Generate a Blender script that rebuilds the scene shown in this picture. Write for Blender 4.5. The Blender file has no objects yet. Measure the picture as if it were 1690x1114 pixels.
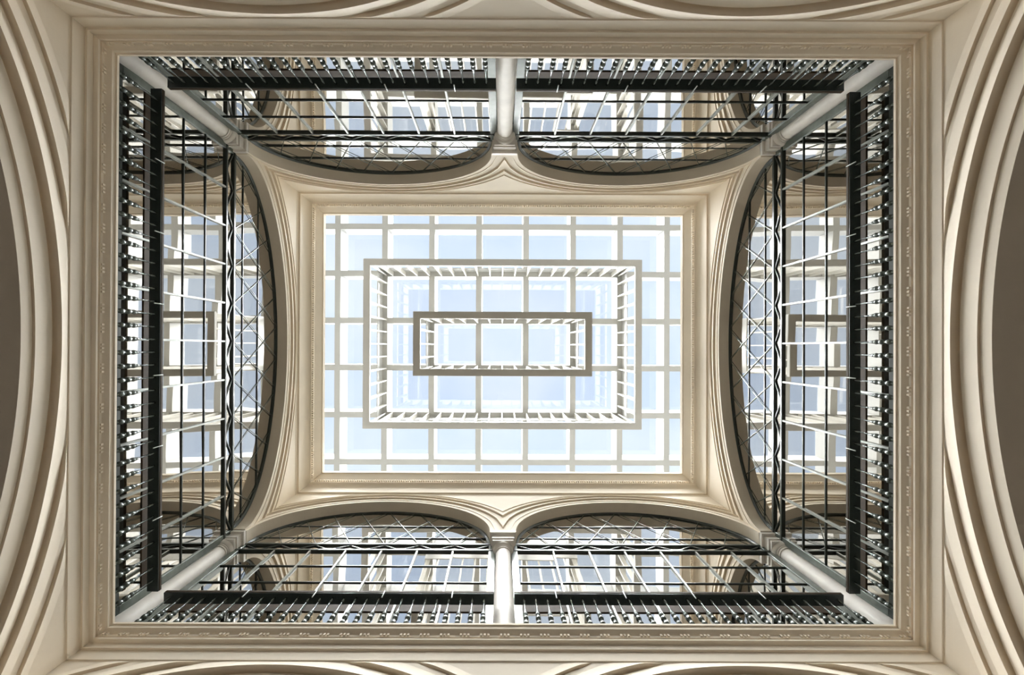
import bpy, bmesh, math, random
from mathutils import Vector, Matrix

random.seed(4)
SC = bpy.context.scene
COL = SC.collection
PI = math.pi

# ---------------------------------------------------------------- camera
cd = bpy.data.cameras.new('camera')
cam = bpy.data.objects.new('camera', cd)
COL.objects.link(cam)
SC.camera = cam
cd.sensor_width = 36.0
cd.lens = 900.0 / 1690.0 * 36.0
cd.shift_x = 18.1 / 1690.0
cd.shift_y = 11.2 / 1690.0
cd.clip_start = 0.05
cd.clip_end = 500
tx, ty, roll = -0.0018, 0.0052, 0.0041
rgt, dwn = Vector((1, 0, tx)), Vector((0, 1, ty))
R_ = (rgt * math.cos(roll) - dwn * math.sin(roll)).normalized()
D_ = (rgt * math.sin(roll) + dwn * math.cos(roll)).normalized()
F_ = Vector((-tx, -ty, 1)).normalized()
m = Matrix((R_, -D_, -F_)).transposed().to_4x4()
m.translation = Vector((-0.054, 0.067, 0.0))
cam.matrix_world = m

# ---------------------------------------------------------------- sky, sun, exposure
world = bpy.data.worlds.new('sky')
SC.world = world
world.use_nodes = True
wn = world.node_tree
wn.nodes.clear()
w_out = wn.nodes.new('ShaderNodeOutputWorld')
w_bg = wn.nodes.new('ShaderNodeBackground')
w_tc = wn.nodes.new('ShaderNodeTexCoord')
w_no = wn.nodes.new('ShaderNodeTexNoise')
w_no.inputs['Scale'].default_value = 3.2
w_no.inputs['Detail'].default_value = 5
w_cr = wn.nodes.new('ShaderNodeValToRGB')
w_cr.color_ramp.elements[0].position = 0.36
w_cr.color_ramp.elements[0].color = (0.66, 0.785, 1.0, 1)
w_cr.color_ramp.elements[1].position = 0.68
w_cr.color_ramp.elements[1].color = (0.885, 0.94, 1.0, 1)
wn.links.new(w_tc.outputs['Generated'], w_no.inputs['Vector'])
wn.links.new(w_no.outputs['Fac'], w_cr.inputs['Fac'])
wn.links.new(w_cr.outputs['Color'], w_bg.inputs['Color'])
w_bg.inputs['Strength'].default_value = 1.12
wn.links.new(w_bg.outputs[0], w_out.inputs[0])

sd = bpy.data.lights.new('sun', 'SUN')
sd.energy = 44.0
sd.angle = math.radians(55)
sd.color = (1.0, 0.965, 0.91)
sd.cycles.use_multiple_importance_sampling = False
sun = bpy.data.objects.new('sun', sd)
COL.objects.link(sun)
sun.rotation_euler = Vector((-0.06, -0.17, 1.0)).to_track_quat('Z', 'Y').to_euler()

SC.view_settings.view_transform = 'Standard'
SC.view_settings.look = 'None'
SC.view_settings.gamma = 1.0
SC.view_settings.use_curve_mapping = False
SC.view_settings.exposure = 0.0
SC.cycles.max_bounces = 14
SC.cycles.diffuse_bounces = 8
SC.cycles.glossy_bounces = 6
SC.cycles.transparent_max_bounces = 24

# ---------------------------------------------------------------- materials
def mat(name, col, rough=0.6, metal=0.0, spec=0.5, var=0.0, vscale=2.0, bump=0.0, bscale=30.0):
    mt = bpy.data.materials.new(name)
    mt.use_nodes = True
    nt = mt.node_tree
    b = nt.nodes['Principled BSDF']
    b.inputs['Base Color'].default_value = (*col, 1)
    b.inputs['Roughness'].default_value = rough
    b.inputs['Metallic'].default_value = metal
    b.inputs['Specular IOR Level'].default_value = spec
    tc = nt.nodes.new('ShaderNodeTexCoord')
    if var > 0:
        n = nt.nodes.new('ShaderNodeTexNoise')
        n.inputs['Scale'].default_value = vscale
        n.inputs['Detail'].default_value = 6
        cr = nt.nodes.new('ShaderNodeValToRGB')
        cr.color_ramp.elements[0].position = 0.3
        cr.color_ramp.elements[1].position = 0.7
        cr.color_ramp.elements[0].color = (*[c * (1 - var) for c in col], 1)
        cr.color_ramp.elements[1].color = (*[min(1, c * (1 + var * 0.5)) for c in col], 1)
        nt.links.new(tc.outputs['Object'], n.inputs['Vector'])
        nt.links.new(n.outputs['Fac'], cr.inputs['Fac'])
        nt.links.new(cr.outputs['Color'], b.inputs['Base Color'])
    if bump > 0:
        n2 = nt.nodes.new('ShaderNodeTexNoise')
        n2.inputs['Scale'].default_value = bscale
        n2.inputs['Detail'].default_value = 4
        bp = nt.nodes.new('ShaderNodeBump')
        bp.inputs['Strength'].default_value = bump
        bp.inputs['Distance'].default_value = 0.01
        nt.links.new(tc.outputs['Object'], n2.inputs['Vector'])
        nt.links.new(n2.outputs['Fac'], bp.inputs['Height'])
        nt.links.new(bp.outputs['Normal'], b.inputs['Normal'])
    return mt

PLASTER = mat('cream_plaster', (0.89, 0.80, 0.665), 0.75, var=0.06, vscale=1.3, bump=0.15, bscale=18)
STONE = mat('pale_column_stone', (0.93, 0.89, 0.83), 0.55, var=0.08, vscale=5)
BEAM = mat('off_white_beam_paint', (0.56, 0.555, 0.53), 0.6, var=0.03)
SLATM = mat('white_slat_paint', (0.74, 0.72, 0.67), 0.6, var=0.02)
IRON = mat('dark_green_iron', (0.020, 0.030, 0.026), 0.28, metal=0.0, spec=0.8, var=0.3, vscale=40)
FRAME = mat('grey_green_frame_paint', (0.16, 0.19, 0.17), 0.25, metal=0.35, spec=0.7, var=0.15, vscale=12)
TURNED = mat('lit_tone_turned_iron', (0.085, 0.105, 0.095), 0.26, metal=0.45, spec=0.8, var=0.3, vscale=40)  # baluster iron lightened; pale highlights are put into its base colour
MULL = mat('pale_mullion_paint', (0.38, 0.41, 0.38), 0.3, metal=0.25, spec=0.6, var=0.1, vscale=12)  # frame paint lightened, so light on the mullions sits in the colour
DFRAME = mat('dark_green_frame_paint', (0.030, 0.042, 0.036), 0.3, metal=0.1, spec=0.6, var=0.2, vscale=12)
WOOD = mat('dark_brown_rail_wood', (0.060, 0.040, 0.022), 0.65, spec=0.15, var=0.3, vscale=9)
DARKC = mat('shade_toned_corridor_plaster', (0.030, 0.024, 0.019), 0.9, var=0.05)  # plaster coloured near black; the walks' dimness is painted in
LOWBOUNCE = mat('low_bounce_ledge_grey', (0.16, 0.16, 0.155), 0.7, var=0.2)  # unseen ledge surface, added grey to keep bounced sun off the beams
FLOORM = mat('warm_marble_floor', (0.20, 0.17, 0.14), 0.35, var=0.12, vscale=1.5)

def glass_mirror():
    mt = bpy.data.materials.new('reflective_window_glass')
    mt.use_nodes = True
    nt = mt.node_tree
    nt.nodes.clear()
    o = nt.nodes.new('ShaderNodeOutputMaterial')
    g = nt.nodes.new('ShaderNodeBsdfGlossy')
    g.inputs['Color'].default_value = (0.95, 0.93, 0.89, 1)
    g.inputs['Roughness'].default_value = 0.0
    t = nt.nodes.new('ShaderNodeBsdfTransparent')
    t.inputs['Color'].default_value = (0.40, 0.38, 0.33, 1)
    mx = nt.nodes.new('ShaderNodeMixShader')
    lw = nt.nodes.new('ShaderNodeLayerWeight')
    lw.inputs['Blend'].default_value = 0.35
    mr = nt.nodes.new('ShaderNodeMapRange')
    mr.inputs['To Min'].default_value = 0.42
    mr.inputs['To Max'].default_value = 0.97
    tc = nt.nodes.new('ShaderNodeTexCoord')
    mp = nt.nodes.new('ShaderNodeMapping')
    mp.inputs['Scale'].default_value = (1.5, 1.5, 0.9)
    n = nt.nodes.new('ShaderNodeTexNoise')
    n.inputs['Scale'].default_value = 1.0
    n.inputs['Detail'].default_value = 0.0
    bp = nt.nodes.new('ShaderNodeBump')
    bp.inputs['Strength'].default_value = 0.35
    bp.inputs['Distance'].default_value = 0.02
    L = nt.links.new
    L(tc.outputs['Object'], mp.inputs['Vector'])
    L(mp.outputs['Vector'], n.inputs['Vector'])
    L(n.outputs['Fac'], bp.inputs['Height'])
    L(bp.outputs['Normal'], g.inputs['Normal'])
    L(lw.outputs['Facing'], mr.inputs['Value'])
    L(mr.outputs['Result'], mx.inputs[0])
    L(t.outputs[0], mx.inputs[1])
    L(g.outputs[0], mx.inputs[2])
    L(mx.outputs[0], o.inputs[0])
    return mt
MIRROR = glass_mirror()

def glass_roof():
    mt = bpy.data.materials.new('clear_roof_glass')
    mt.use_nodes = True
    nt = mt.node_tree
    nt.nodes.clear()
    o = nt.nodes.new('ShaderNodeOutputMaterial')
    g = nt.nodes.new('ShaderNodeBsdfGlossy')
    g.inputs['Roughness'].default_value = 0.02
    t = nt.nodes.new('ShaderNodeBsdfTransparent')
    t.inputs['Color'].default_value = (0.95, 0.975, 1.0, 1)
    mx = nt.nodes.new('ShaderNodeMixShader')
    mx.inputs[0].default_value = 0.06
    L = nt.links.new
    L(t.outputs[0], mx.inputs[1])
    L(g.outputs[0], mx.inputs[2])
    L(mx.outputs[0], o.inputs[0])
    return mt
ROOFG = glass_roof()

# ---------------------------------------------------------------- mesh helpers
class MB:
    def __init__(s):
        s.v = []
        s.f = []
        s.smooth = False

    def box(s, x0, x1, y0, y1, z0, z1):
        b = len(s.v)
        for z in (z0, z1):
            s.v += [(x0, y0, z), (x1, y0, z), (x1, y1, z), (x0, y1, z)]
        s.f += [(b, b + 3, b + 2, b + 1), (b + 4, b + 5, b + 6, b + 7)]
        for i in range(4):
            j = (i + 1) % 4
            s.f.append((b + i, b + j, b + 4 + j, b + 4 + i))
        return s

    def bar(s, p, q, w, d, up=Vector((0, 1, 0))):
        """box-section bar from p to q: d along `up`, w across."""
        p, q = Vector(p), Vector(q)
        a = (q - p).normalized()
        sd_ = a.cross(up).normalized() * (w / 2)
        u = up.normalized() * (d / 2)
        b = len(s.v)
        for c in (p, q):
            for k in (-sd_ - u, sd_ - u, sd_ + u, -sd_ + u):
                s.v.append(tuple(c + k))
        s.f += [(b, b + 3, b + 2, b + 1), (b + 4, b + 5, b + 6, b + 7)]
        for i in range(4):
            j = (i + 1) % 4
            s.f.append((b + i, b + j, b + 4 + j, b + 4 + i))
        return s

    def lathe(s, prof, seg=20, cx=0, cy=0):
        b = len(s.v)
        for r, z in prof:
            for i in range(seg):
                a = 2 * PI * i / seg
                s.v.append((cx + r * math.cos(a), cy + r * math.sin(a), z))
        n = len(prof)
        for k in range(n - 1):
            for i in range(seg):
                j = (i + 1) % seg
                s.f.append((b + k * seg + i, b + k * seg + j, b + (k + 1) * seg + j, b + (k + 1) * seg + i))
        s.f.append(tuple(b + i for i in reversed(range(seg))))
        s.f.append(tuple(b + (n - 1) * seg + i for i in range(seg)))
        return s

    def mesh(s, name, m, bevel=0):
        me = bpy.data.meshes.new(name)
        me.from_pydata(s.v, [], s.f)
        me.materials.append(m)
        bm = bmesh.new()
        bm.from_mesh(me)
        bmesh.ops.remove_doubles(bm, verts=bm.verts, dist=1e-5)
        bmesh.ops.dissolve_degenerate(bm, edges=bm.edges, dist=1e-5)
        bmesh.ops.recalc_face_normals(bm, faces=bm.faces)
        if bevel:
            bmesh.ops.bevel(bm, geom=bm.edges[:], offset=bevel, segments=1, affect='EDGES')
        bm.to_mesh(me)
        bm.free()
        if s.smooth:
            me.polygons.foreach_set('use_smooth', [True] * len(me.polygons))
            me.set_sharp_from_angle(angle=math.radians(38))
        return me

    def build(s, name, m, parent=None, loc=None, bevel=0):
        return link(name, s.mesh(name, m, bevel), parent, loc)


def link(name, me, parent=None, loc=None):
    o = bpy.data.objects.new(name, me)
    COL.objects.link(o)
    if parent:
        o.parent = parent
    if loc:
        o.location = loc
    return o


def tag(o, label=None, cat=None, group=None, kind=None):
    if label: o['label'] = label
    if cat: o['category'] = cat
    if group: o['group'] = group
    if kind: o['kind'] = kind
    return o


def empty(name, loc=(0, 0, 0), rz=0):
    o = bpy.data.objects.new(name, None)
    o.empty_display_size = 0.2
    COL.objects.link(o)
    o.location = loc
    o.rotation_euler = (0, 0, rz)
    return o


def copy_tree(o, parent=None):
    c = o.copy()
    COL.objects.link(c)
    if parent:
        c.parent = parent
    for ch in list(o.children):
        copy_tree(ch, c)
    return c

# ---------------------------------------------------------------- dimensions
# image left = -X, image top = -Y, the camera looks up +Z
A, B = 3.74, 2.75
Z_C1, Z_LEDGE = 4.81, 5.11        # lower cornice, gallery ledge
Z_S, ARISE = 7.93, 1.525          # springing and rise of the upper arches
Z_C2, Z_OPEN = 9.94, 10.81        # upper cornice, skylight opening
ZG = 14.0                         # underside of the roof grid
PIT = 1.208                       # roof grid pitch
TU, TL = 0.20, 0.32               # wall thickness
GW = 2.4                          # gallery width
SIDES = {'back': ((0, -B, 0), 0.0), 'front': ((0, B, 0), PI), 'right': ((A, 0, 0), PI / 2), 'left': ((-A, 0, 0), -PI / 2)}
# local wall frame: X along the wall, +Y into the court, Z up.
LONG_BAYS = [(-1.955, 1.765), (1.955, 1.765)]
SIDE_BAYS = [(0.0, 2.72)]

def smooth(t):
    t = max(0.0, min(1.0, t))
    return t * t * (3 - 2 * t)

def arcade_mesh(name, L, bays, zs, rise, grooves, zt, ztop, tau, thick, bead, pier_to=None):
    mb = MB()
    rings = []
    for (c, a) in bays:
        n = 110
        lo = -L if c < 0 or len(bays) == 1 else 0.0
        hi = L if c > 0 or len(bays) == 1 else 0.0
        ss = [lo] + [c - a * math.cos(PI * i / n) for i in range(n + 1)] + [hi]
        # extra samples between pier edge and boundary
        ss = sorted(set([round(v, 5) for v in ss + [lo + (c - a - lo) * 0.5, hi - (hi - c - a) * 0.5]]))
        curves = []
        for d, e, w, rc in grooves:
            pts = []
            for i in range(241):
                th = PI * i / 240
                nx, nz = math.cos(th) / a, math.sin(th) / rise
                ln = math.hypot(nx, nz)
                pts.append((c + a * math.cos(th) + d * nx / ln, zs + rise * math.sin(th) + d * nz / ln))
            pts.sort()
            curves.append(pts)

        def g(pts, s):
            if s <= pts[0][0] or s >= pts[-1][0]:
                return zs
            lo_, hi_ = 0, len(pts) - 1
            while hi_ - lo_ > 1:
                md = (lo_ + hi_) // 2
                if pts[md][0] <= s: lo_ = md
                else: hi_ = md
            (x0, z0), (x1, z1) = pts[lo_], pts[hi_]
            return z0 + (z1 - z0) * (s - x0) / max(1e-9, x1 - x0)
        for s in ss:
            q = 1 - ((s - c) / a) ** 2
            z0 = zs + rise * math.sqrt(q) if q > 0 else zs
            col = [(s, -thick, ztop), (s, -thick, z0), (s, 0, z0)]
            prev = z0
            for (d, e, w, rc), pts in zip(grooves, curves):
                gz = g(pts, s)
                zz = max(prev, min(gz, zt))
                ee = e * smooth((zt - gz) / tau)
                if gz <= zs + 1e-4:
                    ee = 0
                tf = ee / e
                zg_ = max(prev, zz - rc * 1.3)
                col.append((s, 0, zg_))
                col.append((s, -rc * tf, max(prev, min(zz, zg_ + .004))))
                col.append((s, -rc * tf, zz))
                col.append((s, ee, zz))
                z2 = max(zz, min(zz + w, zt))
                col.append((s, 0, z2))
                prev = z2
            col.append((s, 0, max(prev, zt)))
            col.append((s, bead, zt + 0.004))
            col.append((s, bead, ztop))
            rings.append(col)
        # break between bays is continuous (shared boundary)
    for i in range(len(rings) - 1):
        a_, b_ = rings[i], rings[i + 1]
        if abs(a_[0][0] - b_[0][0]) < 1e-6:
            continue
        for k in range(len(a_) - 1):
            b0 = len(mb.v)
            mb.v += [a_[k], a_[k + 1], b_[k + 1], b_[k]]
            mb.f.append((b0, b0 + 1, b0 + 2, b0 + 3))
    if pier_to is not None:
        spots = [(-L - thick, -L + 0.06), (L - 0.06, L + thick)]
        if len(bays) == 2:
            spots.append((-0.18, 0.18))
        for s0, s1 in spots:
            mb.box(s0, s1, -thick, 0, pier_to, zs + (0.0 if s0 == -0.18 else 0.0))
    return mb.mesh(name, PLASTER)

UP_GR = [(0.075, 0.008, 0.06, .006), (0.20, 0.027, 0.12, .028), (0.345, 0.027, 0.10, .028), (0.47, 0.012, 0.05, .014)]
LO_GR = [(0.115, 0.014, 0.18, .010), (0.34, 0.044, 0.16, .046), (0.525, 0.032, 0.16, .034), (0.735, 0.018, 0.12, .020)]
m_up = {'l': arcade_mesh('arcade_upper_long', A, LONG_BAYS, Z_S, ARISE, UP_GR, 9.86, Z_C2, 0.06, TU, 0.004),
        's': arcade_mesh('arcade_upper_side', B, SIDE_BAYS, Z_S, ARISE, UP_GR, 9.86, Z_C2, 0.06, TU, 0.004)}
m_lo = {'l': arcade_mesh('arcade_lower_long', A, LONG_BAYS, 2.70, 1.50, LO_GR, 4.66, Z_C1, 0.07, TL, 0.010, -1.6),
        's': arcade_mesh('arcade_lower_side', B, SIDE_BAYS, 2.70, 1.50, LO_GR, 4.66, Z_C1, 0.07, TL, 0.010, -1.6)}
words = {'back': 'along the top edge of the photo', 'front': 'along the bottom edge of the photo',
         'left': 'at the left edge of the photo', 'right': 'at the right edge of the photo'}
for sd_name, (loc, rz) in SIDES.items():
    k = 'l' if sd_name in ('back', 'front') else 's'
    w = link('wall_' + sd_name, m_lo[k], None, loc)
    w.rotation_euler = (0, 0, rz)
    tag(w, 'lower cream plaster arcade wall with moulded arches ' + words[sd_name], 'wall', kind='structure')
    w = link('wall_upper_' + sd_name, m_up[k], None, loc)
    w.rotation_euler = (0, 0, rz)
    tag(w, 'upper cream arcade wall with fluted spandrels, nearest the skylight, ' + words[sd_name].replace('edge', 'side'), 'wall', kind='structure')

# corner masses behind the upper arcade + head wall above the lintels
mb = MB()
for sx in (-1, 1):
    for sy in (-1, 1):
        x0, x1 = sorted((sx * (A + 0.001), sx * (A + TU)))
        y0, y1 = sorted((sy * (B + 0.001), sy * (B + TU)))
        mb.box(x0, x1, y0, y1, Z_S, Z_C2)
tag(mb.build('wall_corners', PLASTER), 'plaster corner masses joining the four upper arcade walls', 'wall', kind='structure')

def ring_sweep(name, prof, m, parent=None, bevel=0):
    """mitred sweep round the court; prof = (projection inward from wall plane, z)"""
    mb = MB()
    n = len(prof)
    for p, z in prof:
        for sx, sy in ((-1, -1), (1, -1), (1, 1), (-1, 1)):
            mb.v.append((sx * (A - p), sy * (B - p), z))
    for k in range(n - 1):
        for i in range(4):
            j = (i + 1) % 4
            mb.f.append((k * 4 + i, k * 4 + j, (k + 1) * 4 + j, (k + 1) * 4 + i))
    return mb.build(name, m, parent)

def arc_prof(p0, z0, p1, z1, n=6, concave=True):
    out = []
    for i in range(n + 1):
        t = i / n * PI / 2
        if concave:
            out.append((p0 + (p1 - p0) * (1 - math.cos(t)), z0 + (z1 - z0) * math.sin(t)))
        else:
            out.append((p0 + (p1 - p0) * math.sin(t), z0 + (z1 - z0) * (1 - math.cos(t))))
    return out

# lower cornice
c1 = ring_sweep('trim_1', [(-0.02, Z_C1), (0.028, Z_C1), (0.030, 4.88), (0.024, 4.888), (0.058, 4.902), (0.058, 4.925), (0.040, 4.93), (0.040, 4.945), (0.058, 4.947), (0.060, 4.975)]
                + [(0.054, 4.98), (0.092, 5.03)] + [(0.092, 5.065), (0.092, 5.08), (0.103, 5.082), (0.103, Z_LEDGE), (-0.05, Z_LEDGE)], PLASTER)
tag(c1, 'lower moulded cream cornice carrying the gallery balustrades', 'cornice', kind='structure')
# triple guttae under the lower cornice
mb = MB()
for (loc, rz), L in ((SIDES['back'], A), (SIDES['front'], A), (SIDES['left'], B), (SIDES['right'], B)):
    ca, sa = math.cos(rz), math.sin(rz)
    n = int(2 * L / 0.182)
    for i in range(n):
        s0 = (i - (n - 1) / 2) * 0.182
        for k in (-1, 0, 1):
            s = s0 + k * 0.033
            if abs(s) > L - 0.08: continue
            h0, h1 = 0.055, 0.072
            xs = [(s - 0.009, h0), (s + 0.009, h1)]
            p = [(loc[0] + ca * x - sa * y, loc[1] + sa * x + ca * y) for x, y in xs]
            x0, x1 = sorted((p[0][0], p[1][0]))
            y0, y1 = sorted((p[0][1], p[1][1]))
            mb.box(x0, x1, y0, y1, 4.955, 4.985)
g_ = mb.build('bead', PLASTER, c1)
tag(g_, kind='stuff')

# upper cornice
c2 = ring_sweep('trim_2', [(-0.02, Z_C2), (0.034, Z_C2), (0.036, 10.20)] + arc_prof(0.036, 10.20, 0.112, 10.335, 7, True)
                + [(0.114, 10.50), (0.122, 10.515), (0.194, 10.675), (0.196, 10.69), (0.216, 10.695), (0.220, Z_OPEN), (0.10, Z_OPEN)], PLASTER)
tag(c2, 'upper cream cornice with a dentil row framing the skylight opening', 'cornice', kind='structure')
mb = MB()
for (loc, rz), L in ((SIDES['back'], A), (SIDES['front'], A), (SIDES['left'], B), (SIDES['right'], B)):
    ca, sa = math.cos(rz), math.sin(rz)
    LL = L - 0.16
    n = int(2 * LL / 0.042)
    for i in range(n):
        s = (i - (n - 1) / 2) * 0.042
        xs = [(s - 0.011, 0.108), (s + 0.011, 0.142)]
        p = [(loc[0] + ca * x - sa * y, loc[1] + sa * x + ca * y) for x, y in xs]
        x0, x1 = sorted((p[0][0], p[1][0]))
        y0, y1 = sorted((p[0][1], p[1][1]))
        mb.box(x0, x1, y0, y1, 10.37, 10.43)
tag(mb.build('dentil', PLASTER, c2), kind='stuff')

# ---------------------------------------------------------------- floors, gallery shell
WX, WY = 5.12, 3.93
OX, OY = A + GW, B + GW
def slab_ring(name, x_in, y_in, z0, z1, m, label, cat, xo=OX, yo=OY):
    mb = MB()
    mb.box(-xo, xo, -yo, -y_in, z0, z1).box(-xo, xo, y_in, yo, z0, z1)
    mb.box(-xo, -x_in, -y_in, y_in, z0, z1).box(x_in, xo, -y_in, y_in, z0, z1)
    return tag(mb.build(name, m), label, cat, kind='structure')
tag(MB().box(-OX, OX, -OY, OY, -1.75, -1.6).build('floor', FLOORM), 'warm marble floor of the court below the camera', 'floor', kind='structure')
slab_ring('gallery_floor', A + 0.02, B + 0.02, 4.86, Z_LEDGE - 0.002, DARKC, 'gallery floor slab whose shade-painted underside roofs the lower walk', 'floor')
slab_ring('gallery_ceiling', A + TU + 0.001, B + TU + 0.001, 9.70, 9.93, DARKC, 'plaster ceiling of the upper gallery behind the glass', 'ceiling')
slab_ring('roof_ledge', A - 0.12, B - 0.12, Z_OPEN + .002, Z_OPEN + .03, LOWBOUNCE, 'unseen ledge round the foot of the skylight well, greyed to cut bounce light', 'roof', WX, WY)
slab_ring('roof_slab', 5.24, 4.05, 10.62, 10.84, PLASTER, 'flat roof slab round the skylight well', 'roof')
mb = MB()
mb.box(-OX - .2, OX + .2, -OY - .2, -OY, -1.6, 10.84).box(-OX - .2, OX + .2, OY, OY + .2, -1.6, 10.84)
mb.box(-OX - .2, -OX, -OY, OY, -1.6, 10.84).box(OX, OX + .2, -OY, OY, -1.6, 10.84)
tag(mb.build('wall_outer', DARKC), 'outer wall behind both gallery walks, corridor shade painted in', 'wall', kind='structure')
# skylight well
WX, WY = 5.12, 3.93
mb = MB()
mb.box(-WX - .12, WX + .12, -WY - .12, -WY, 10.8, 14.72).box(-WX - .12, WX + .12, WY, WY + .12, 10.8, 14.72)
mb.box(-WX - .12, -WX, -WY, WY, 10.8, 14.72).box(WX, WX + .12, -WY, WY, 10.8, 14.72)
tag(mb.build('wall_well', BEAM), 'off white upstand wall of the skylight well', 'wall', kind='structure')

# ---------------------------------------------------------------- skylight
sky_root = empty('skylight', (0, 0, ZG))
tag(sky_root, 'flat glazed skylight on a deep square grid of off white beams', 'skylight', kind='structure')
xl = [(i - 3.5) * PIT for i in range(8)]
yl = [(i - 2.5) * PIT for i in range(6)]
bmx = MB().box(-0.074, 0.074, -WY, WY, 0, 0.66).mesh('beam', BEAM)
bmy = MB().box(-WX, WX, -0.074, 0.074, 0.003, 0.657).mesh('beam', BEAM)
for x in xl: link('beam', bmx, sky_root, (x, 0, 0))
for y in yl: link('beam', bmy, sky_root, (0, y, 0))
# slim pane bars on the beams
xe = [-WX] + xl + [WX]
ye = [-WY] + yl + [WY]
pm = {}
for i in range(len(xe) - 1):
    for j in range(len(ye) - 1):
        w_, h_ = xe[i + 1] - xe[i], ye[j + 1] - ye[j]
        kk = (round(w_, 3), round(h_, 3))
        if kk not in pm:
            pm[kk] = MB().box(-w_ / 2 + .01, w_ / 2 - .01, -h_ / 2 + .01, h_ / 2 - .01, 0.665, 0.677).mesh('pane', ROOFG)
        link('pane', pm[kk], sky_root, ((xe[i] + xe[i + 1]) / 2, (ye[j] + ye[j + 1]) / 2, 0))

# ---------------------------------------------------------------- hanging slatted frames
def rect_ring(mb, hx, hy, w, z0, z1):
    """mitred rectangular ring, centreline hx,hy"""
    b = len(mb.v)
    for z in (z0, z1):
        for k in (w / 2, -w / 2):
            for sx, sy in ((-1, -1), (1, -1), (1, 1), (-1, 1)):
                mb.v.append((sx * (hx + k), sy * (hy + k), z))
    for i in range(4):
        j = (i + 1) % 4
        o0, i0, o1, i1 = b, b + 4, b + 8, b + 12
        mb.f += [(o0 + i, o0 + j, i0 + j, i0 + i), (o1 + i, i1 + i, i1 + j, o1 + j),
                 (o0 + i, o1 + i, o1 + j, o0 + j), (i0 + i, i0 + j, i1 + j, i1 + i)]
    return mb

def hang_frame(hx, hy, zb, label, zf):
    root = empty('hanging_slat_frame', (0, 0, zb))
    tag(root, label, 'frame', 'slatted frames hanging under the skylight')
    rect_ring(MB(), hx, hy, 0.151, 0, 0.11).build('rail', BEAM, root, bevel=0.012)
    H = ZG - zb
    rect_ring(MB(), hx + 0.062, hy + 0.062, 0.022, H - zf, H).build('fascia', BEAM, root)
    sx_ = MB().box(-0.014, 0.014, -0.060, 0.047, 0.11, H).mesh('slat', SLATM)
    sy_ = MB().box(-0.060, 0.047, -0.014, 0.014, 0.11, H).mesh('slat', SLATM)
    pt = 0.3117
    nx_, ny_ = int((hx - 0.08) / pt), int((hy - 0.08) / pt)
    for i in range(-nx_, nx_ + 1):
        link('slat', sx_, root, (i * pt, -hy, 0)).rotation_euler = (0, 0, PI)
        link('slat', sx_, root, (i * pt, hy, 0))
    for i in range(-ny_, ny_ + 1):
        link('slat', sy_, root, (-hx, i * pt, 0)).rotation_euler = (0, 0, PI)
        link('slat', sy_, root, (hx, i * pt, 0))
    for a_ in ((-1, -1), (1, -1), (1, 1), (-1, 1)):
        link('slat', sx_, root, (a_[0] * hx, a_[1] * hy, 0)).rotation_euler = (0, 0, math.atan2(a_[1], a_[0]) - PI / 2)
    return root
hang_frame(2.5 * PIT, 1.5 * PIT, 12.08, 'larger outer rectangular slatted frame hung from the skylight beams', 0.54)
hang_frame(1.5 * PIT, 0.5 * PIT, 11.46, 'smaller inner rectangular slatted frame hanging lowest at the centre', 0.54)

# ---------------------------------------------------------------- columns
HC = 0.17    # column axis behind the wall plane
def column_mesh(foot):
    z0 = Z_LEDGE
    r0, r1 = 0.118, 0.101
    p = [(0.155, z0), (0.155, z0 + .05), (0.14, z0 + .07), (0.125, z0 + .09)]
    zn = 7.50
    for i in range(13):
        t = i / 12
        z = z0 + .10 + (zn - z0 - .10) * t
        r = r0 + (r1 - r0) * t + foot * (1 - smooth((z - 5.45) / 0.45))
        p.append((r, z))
    return p
def make_column(foot=0.0):
    root = empty('column')
    mb = MB(); mb.smooth = True
    mb.lathe(column_mesh(foot), 32).build('shaft', STONE, root)
    cp = MB(); cp.smooth = True
    pr = [(0.101, 7.50), (0.112, 7.502), (0.113, 7.515), (0.104, 7.522), (0.104, 7.545), (0.116, 7.55), (0.118, 7.565), (0.112, 7.572)]
    for i in range(7):
        t = i / 6
        pr.append((0.112 + 0.032 * math.sin(t * PI / 2), 7.572 + 0.075 * (1 - math.cos(t * PI / 2))))
    cp.lathe(pr, 32).build('capital', STONE, root)
    ab = MB()
    ab.box(-.145, .145, -.145, .145, 7.648, 7.70).box(-.158, .158, -.158, .158, 7.712, 7.755).box(-.15, .15, -.15, .15, 7.765, 7.86)
    ab.box(-.138, .138, -.138, .138, 7.698, 7.714).box(-.14, .14, -.14, .14, 7.752, 7.768)
    ab.box(-.18, .18, -.10, .19, 7.86, Z_S + .002)
    ab.build('abacus', STONE, root)
    return root
cols = [(0, -B - HC, 0, 'round cream column midway along the top side, rising to the V between two arches'),
        (0, B + HC, PI, 'round cream column midway along the bottom side, below the V of two arches'),
        (-A - HC, -B - HC, 0, 'slanting round cream corner column at the upper left of the court'),
        (A + HC, -B - HC, 0, 'slanting round cream corner column at the upper right of the court'),
        (-A - HC, B + HC, PI, 'slanting round cream corner column at the lower left of the court'),
        (A + HC, B + HC, PI, 'slanting round cream corner column at the lower right of the court')]
c_mid = make_column(0.0)
c_cor = make_column(0.008)
for ch in c_cor.children:        # square corner abacus
    if ch.name.startswith('abacus'):
        ab = MB()
        ab.box(-.145, .145, -.145, .145, 7.648, 7.70).box(-.158, .158, -.158, .158, 7.712, 7.755).box(-.15, .15, -.15, .15, 7.765, 7.86)
        ab.box(-.138, .138, -.138, .138, 7.698, 7.714).box(-.14, .14, -.14, .14, 7.752, 7.768)
        ab.box(-.185, .185, -.185, .185, 7.86, Z_S - .002)
        ch.data = ab.mesh('abacus', STONE)
first = {0: True, 1: True}
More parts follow.
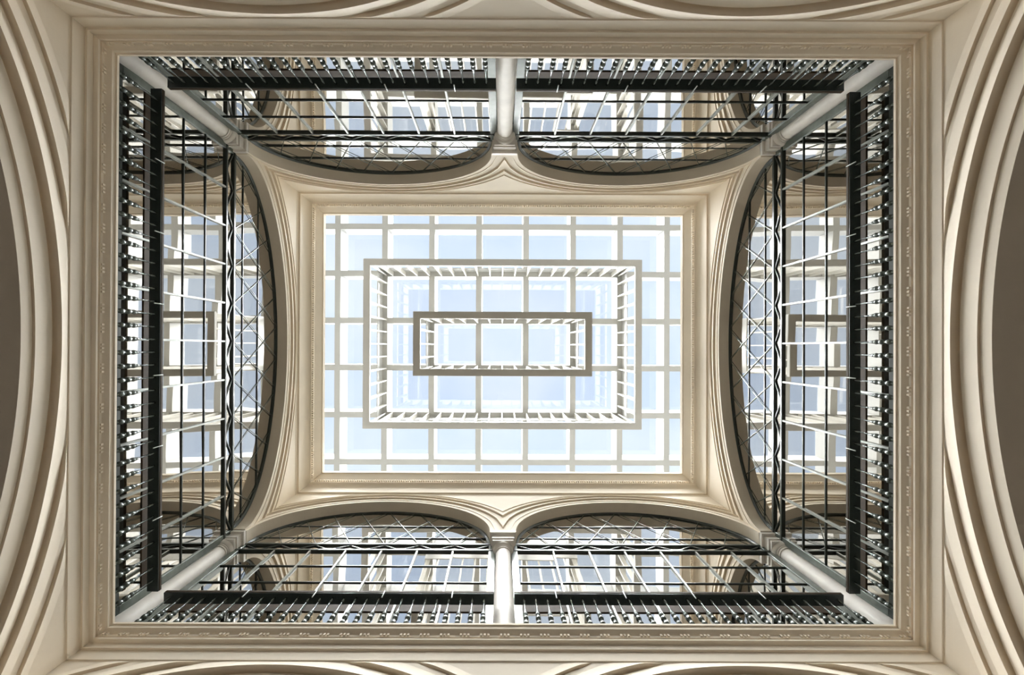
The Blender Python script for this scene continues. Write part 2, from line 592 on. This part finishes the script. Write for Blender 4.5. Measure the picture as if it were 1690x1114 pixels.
for x, y, rz, lab in cols:
    k = 0 if x == 0 else 1
    src = c_mid if k == 0 else c_cor
    o = src if first[k] else copy_tree(src)
    first[k] = False
    o.location = (x, y, 0)
    o.rotation_euler = (0, 0, rz)
    tag(o, lab, 'column', 'gallery columns')

# ---------------------------------------------------------------- windows
ZB = [5.57, 6.15, 6.67, 7.165, 7.69]
ZT2 = 7.92
ZL = [8.21, 8.73]
def arch_z(s, a, dz=0.0):
    q = 1 - (s / a) ** 2
    return Z_S + (ARISE + dz) * math.sqrt(q) if q > 0 else Z_S
def half_at(z, a):
    q = 1 - ((z - Z_S) / ARISE) ** 2
    return a * math.sqrt(max(0, q)) if z > Z_S else a

def make_window(name, a, npan, jl, jr):
    """local frame: centre of bay; glass plane at y=-HC ; jl/jr = outer ends of the glazing"""
    root = empty(name)
    y0 = -HC - .03
    pit = (jr - jl) / npan
    # sill panel and bottom rail
    MB().box(jl - .09, jr + .09, y0 - .03, y0 + .02, Z_LEDGE, ZB[0]).build('sill_panel', DFRAME, root, bevel=.004)
    for s0, s1 in ((jl - .095, jl), (jr, jr + .095)):
        MB().box(s0, s1, y0 - .03, y0 + .022, ZB[0], Z_S).build('jamb', FRAME, root, bevel=.004)
    # transom truss bars
    for zc, hh in ((ZB[4], .045), (ZT2, .055)):
        MB().box(jl - .09, jr + .09, y0 - .03, y0 + .03, zc - hh / 2, zc + hh / 2).build('transom', DFRAME, root, bevel=.004)
    for i in range(npan):
        sa, sm, sb = jl + i * pit, jl + (i + .5) * pit, jl + (i + 1) * pit
        for p, q in (((sa, ZT2 - .03), (sm, ZB[4] + .02)), ((sm, ZB[4] + .02), (sb, ZT2 - .03))):
            MB().bar((p[0], y0 + .012, p[1]), (q[0], y0 + .012, q[1]), .014, .014).build('brace', DFRAME, root)
    # horizontal glazing bars
    gb = MB().box(jl, jr, y0 - .012, y0 + .014, -.008, .008).mesh('glazing_bar', DFRAME)
    MB().box(jl, jr, y0 - .02, y0 + .012, 5.93, 6.13).build('rail_board', WOOD, root, bevel=.004)
    for z in ZB[1:4]:
        link('glazing_bar', gb, root, (0, 0, z))
    mu = MB().box(-.011, .011, y0 + .002, y0 + .024, ZB[0], ZB[4]).mesh('mullion', MULL)
    for i in range(1, npan):
        link('mullion', mu, root, (jl + i * pit, 0, 0))
    for z in ZL:
        hw = half_at(z, a) - .01
        MB().box(-hw, hw, y0 - .012, y0 + .014, z - .009, z + .009).build('glazing_bar', DFRAME, root)
    # arched edge frame
    af = MB()
    n = 60
    for i in range(n + 1):
        th = PI * i / n
        for (dr, yy) in ((0.03, y0 - .03), (0.03, y0 + .030), (-0.012, y0 + .030), (-0.035, y0 + .012), (-0.035, y0 - .03)):
            af.v.append(((a + dr) * math.cos(th), yy, Z_S + (ARISE + dr) * math.sin(th)))
    for i in range(n):
        for k in range(5):
            j = (k + 1) % 5
            af.f.append((i * 5 + k, i * 5 + j, (i + 1) * 5 + j, (i + 1) * 5 + k))
    af.smooth = True
    af.build('arch_frame', DFRAME, root)
    # diagonal lattice
    slope = 1.92 * .27 / (pit / 2)
    a2 = a - .03
    for i in range(-2, npan + 3):
        for dr in (-1, 1):
            s0 = jl + i * pit
            if abs(s0) > a2 + .3: continue
            pts = []
            for t in range(0, 161):
                s = s0 + dr * t * 0.012
                z = ZT2 + slope * t * 0.012
                if z > Z_S + .001 and abs(s) < a2 and z < arch_z(s, a2, -.03):
                    pts.append((s, z))
                elif z <= Z_S + .001 and abs(s) < a2:
                    pts.append((s, z))
                elif pts: break
            if len(pts) > 6:
                p, q = pts[0], pts[-1]
                yy = y0 + (.010 if dr > 0 else .018)
                MB().bar((p[0], yy, p[1]), (q[0], yy, q[1]),   .009, .008).build('lattice_bar', FRAME, root)
    # panes: rectangular
    for r in range(4):
        h_ = ZB[r + 1] - ZB[r]
        me = MB().box(-pit / 2 + .001, pit / 2 - .001, -.004, .004, -h_ / 2 + .001, h_ / 2 - .001).mesh('pane', MIRROR)
        for i in range(npan):
            link('pane', me, root, (jl + (i + .5) * pit, y0 - .003, (ZB[r] + ZB[r + 1]) / 2))
    h_ = ZT2 - ZB[4]
    me = MB().box(-pit / 2 + .001, pit / 2 - .001, -.004, .004, -h_ / 2 + .001, h_ / 2 - .001).mesh('pane', MIRROR)
    for i in range(npan):
        link('pane', me, root, (jl + (i + .5) * pit, y0 - .003, (ZB[4] + ZT2) / 2))
    # lunette panes, three bands
    lv = [ZT2, ZL[0], ZL[1], Z_S + ARISE - .0005]
    for r in range(3):
        za, zb = lv[r], lv[r + 1]
        ln, rn = [], []
        K = 14
        for k in range(K + 1):
            z = za + (zb - za) * k / K
            if r == 2: z = za + (zb - za) * math.sin(k / K * PI / 2)
            hw = half_at(z, a)
            ln.append((-hw, z)); rn.append((hw, z))
        mb = MB()
        zc = (za + zb) / 2
        for yy in (-.004, .004):
            for k in range(K + 1):
                mb.v += [(ln[k][0], yy, ln[k][1] - zc), (rn[k][0], yy, rn[k][1] - zc)]
        o = 2 * (K + 1)
        for k in range(K):
            b = 2 * k
            mb.f += [(b, b + 1, b + 3, b + 2), (o + b, o + b + 2, o + b + 3, o + b + 1),
                     (b, b + 2, o + b + 2, o + b), (b + 1, o + b + 1, o + b + 3, b + 3)]
        mb.f += [(0, o, o + 1, 1)]
        mb.build('pane', MIRROR, root, (0, y0 - .003, zc))
    return root

def wobble(root, seed, amt=0.003):
    rr = random.Random(seed)
    cols_ = {}
    for ch in root.children:
        if ch.name.startswith('pane'):
            k = round(ch.location.x, 2)
            if k not in cols_:
                cols_[k] = (rr.gauss(0, amt), rr.gauss(0, amt))
            tx_, tz_ = cols_[k]
            ch.rotation_euler = (tx_ + rr.gauss(0, amt * .15), 0, tz_ + rr.gauss(0, amt * .15))

# long bay: bay centre at 1.955, glazing from column (s=0.205) to corner (s=3.70)
wl = make_window('window_1', 1.765, 7, 0.205 - 1.955, 3.705 - 1.955)
ws = make_window('window_5', 2.72, 10, -2.715, 2.715)
wins = [('window_1', wl, (-1.955, -B, 0), 0, 'reflective glazed arch window at the top left of the court'),
        ('window_2', None, (1.955, -B, 0), 0, 'reflective glazed arch window at the top right of the court'),
        ('window_3', None, (-1.955, B, 0), PI, 'reflective glazed arch window at the bottom left of the court'),
        ('window_4', None, (1.955, B, 0), PI, 'reflective glazed arch window at the bottom right of the court'),
        ('window_5', ws, (-A, 0, 0), -PI / 2, 'wide reflective glazed arch window filling the left side'),
        ('window_6', None, (A, 0, 0), PI / 2, 'wide reflective glazed arch window filling the right side')]
for i, (nm, o, loc, rz, lab) in enumerate(wins):
    if o is None:
        o = copy_tree(ws if i == 5 else wl)
        o.name = nm
    o.location = loc
    o.rotation_euler = (0, 0, rz)
    wobble(o, 11 + i)
    tag(o, lab, 'window', kind='structure')

# ---------------------------------------------------------------- balustrades
ZR = 5.84
def baluster_mesh():
    k = [(0.020, Z_LEDGE + .04), (0.020, 5.17), (0.010, 5.18), (0.013, 5.20), (0.020, 5.235), (0.022, 5.25), (0.012, 5.262), (0.012, 5.27),
         (0.023, 5.283), (0.0265, 5.30), (0.0255, 5.325), (0.017, 5.35), (0.020, 5.357), (0.020, 5.363), (0.013, 5.367),
         (0.024, 5.378), (0.0275, 5.40), (0.0265, 5.425), (0.017, 5.448), (0.020, 5.455), (0.020, 5.460), (0.013, 5.464),
         (0.022, 5.470), (0.025, 5.490), (0.022, 5.505), (0.017, 5.512), (0.019, 5.52), (0.013, 5.56), (0.0085, 5.60), (0.0072, 5.735),
         (0.012, 5.738), (0.013, 5.745), (0.009, 5.75), (0.013, 5.76), (0.0145, 5.79), (0.012, 5.82), (0.010, ZR)]
    mb = MB(); mb.smooth = True
    mb.lathe(k, 12)
    return mb.mesh('baluster', TURNED)
BAL = baluster_mesh()
def make_balustrade(s0, s1, b0, b1, n, spikes):
    root = empty('balustrade')
    MB().box(s0, s1, -.072, .055, ZR + .006, ZR + .05).build('handrail', WOOD, root, bevel=.006)
    MB().box(s0, s1, -.07, .050, ZR - .006, ZR + .008).build('rail_plate', IRON, root, bevel=.002)
    MB().box(s0, s1, -.025, .025, Z_LEDGE + .0, Z_LEDGE + .04).build('bottom_rail', IRON, root, bevel=.003)
    for i in range(n):
        link('baluster', BAL, root, (b0 + (b1 - b0) * i / (n - 1), 0, 0))
    sp = MB(); sp.smooth = True
    sp.lathe([(0.005, ZR - .12), (0.006, ZR - .115), (0.006, ZR + .03), (0.004, ZR + .045)], 8)
    me = sp.mesh('spike', MULL)
    for s in spikes:
        link('spike', me, root, (s, .058, 0))
    return root
lb = make_balustrade(.11 - 1.955, 3.63 - 1.955, .212 - 1.955, 3.56 - 1.955, 28, [.55 - 1.955, 1.28 - 1.955, 2.01 - 1.955, 2.74 - 1.955])
sb = make_balustrade(-2.69, 2.69, -2.565, 2.565, 39, [i * .76 - .38 for i in range(-2, 4)])
bals = [(lb, (-1.955, -B, 0), 0, 'dark iron balustrade at the top left, left of the top column'),
        (None, (1.955, -B, 0), 0, 'dark iron balustrade at the top right, right of the top column'),
        (None, (-1.955, B, 0), PI, 'dark iron balustrade at the bottom left, left of the bottom column'),
        (None, (1.955, B, 0), PI, 'dark iron balustrade at the bottom right, right of the bottom column'),
        (sb, (-A, 0, 0), -PI / 2, 'long dark iron balustrade running down the left side'),
        (None, (A, 0, 0), PI / 2, 'long dark iron balustrade running down the right side')]
for i, (o, loc, rz, lab) in enumerate(bals):
    if o is None:
        o = copy_tree(sb if i == 5 else lb)
    o.location = loc
    o.rotation_euler = (0, 0, rz)
    tag(o, lab, 'balustrade', 'gallery balustrades')
# mirrored bays: balusters start at the column on both halves
for r in [x for x in bpy.data.objects if x.parent is None and (x.name.startswith('balustrade') or x.name.startswith('window_'))]:
    lx = r.location.x
    if abs(abs(lx) - 1.955) < 1e-3:
        # local +X must point away from the central column
        away = math.copysign(1, lx) * math.cos(r.rotation_euler[2])
        if away < 0:
            for ch in r.children:
                ch.location.x = -ch.location.x
                if ch.type == 'MESH' and ch.data.users >= 1 and not ch.name.startswith(('baluster', 'pane', 'mullion', 'spike')):
                    key = ch.data.name + '_mirrored'
                    me = bpy.data.meshes.get(key)
                    if me is None:
                        me = ch.data.copy()
                        me.name = key
                        me.transform(Matrix.Scale(-1, 4, (1, 0, 0)))
                        me.flip_normals()
                    ch.data = me
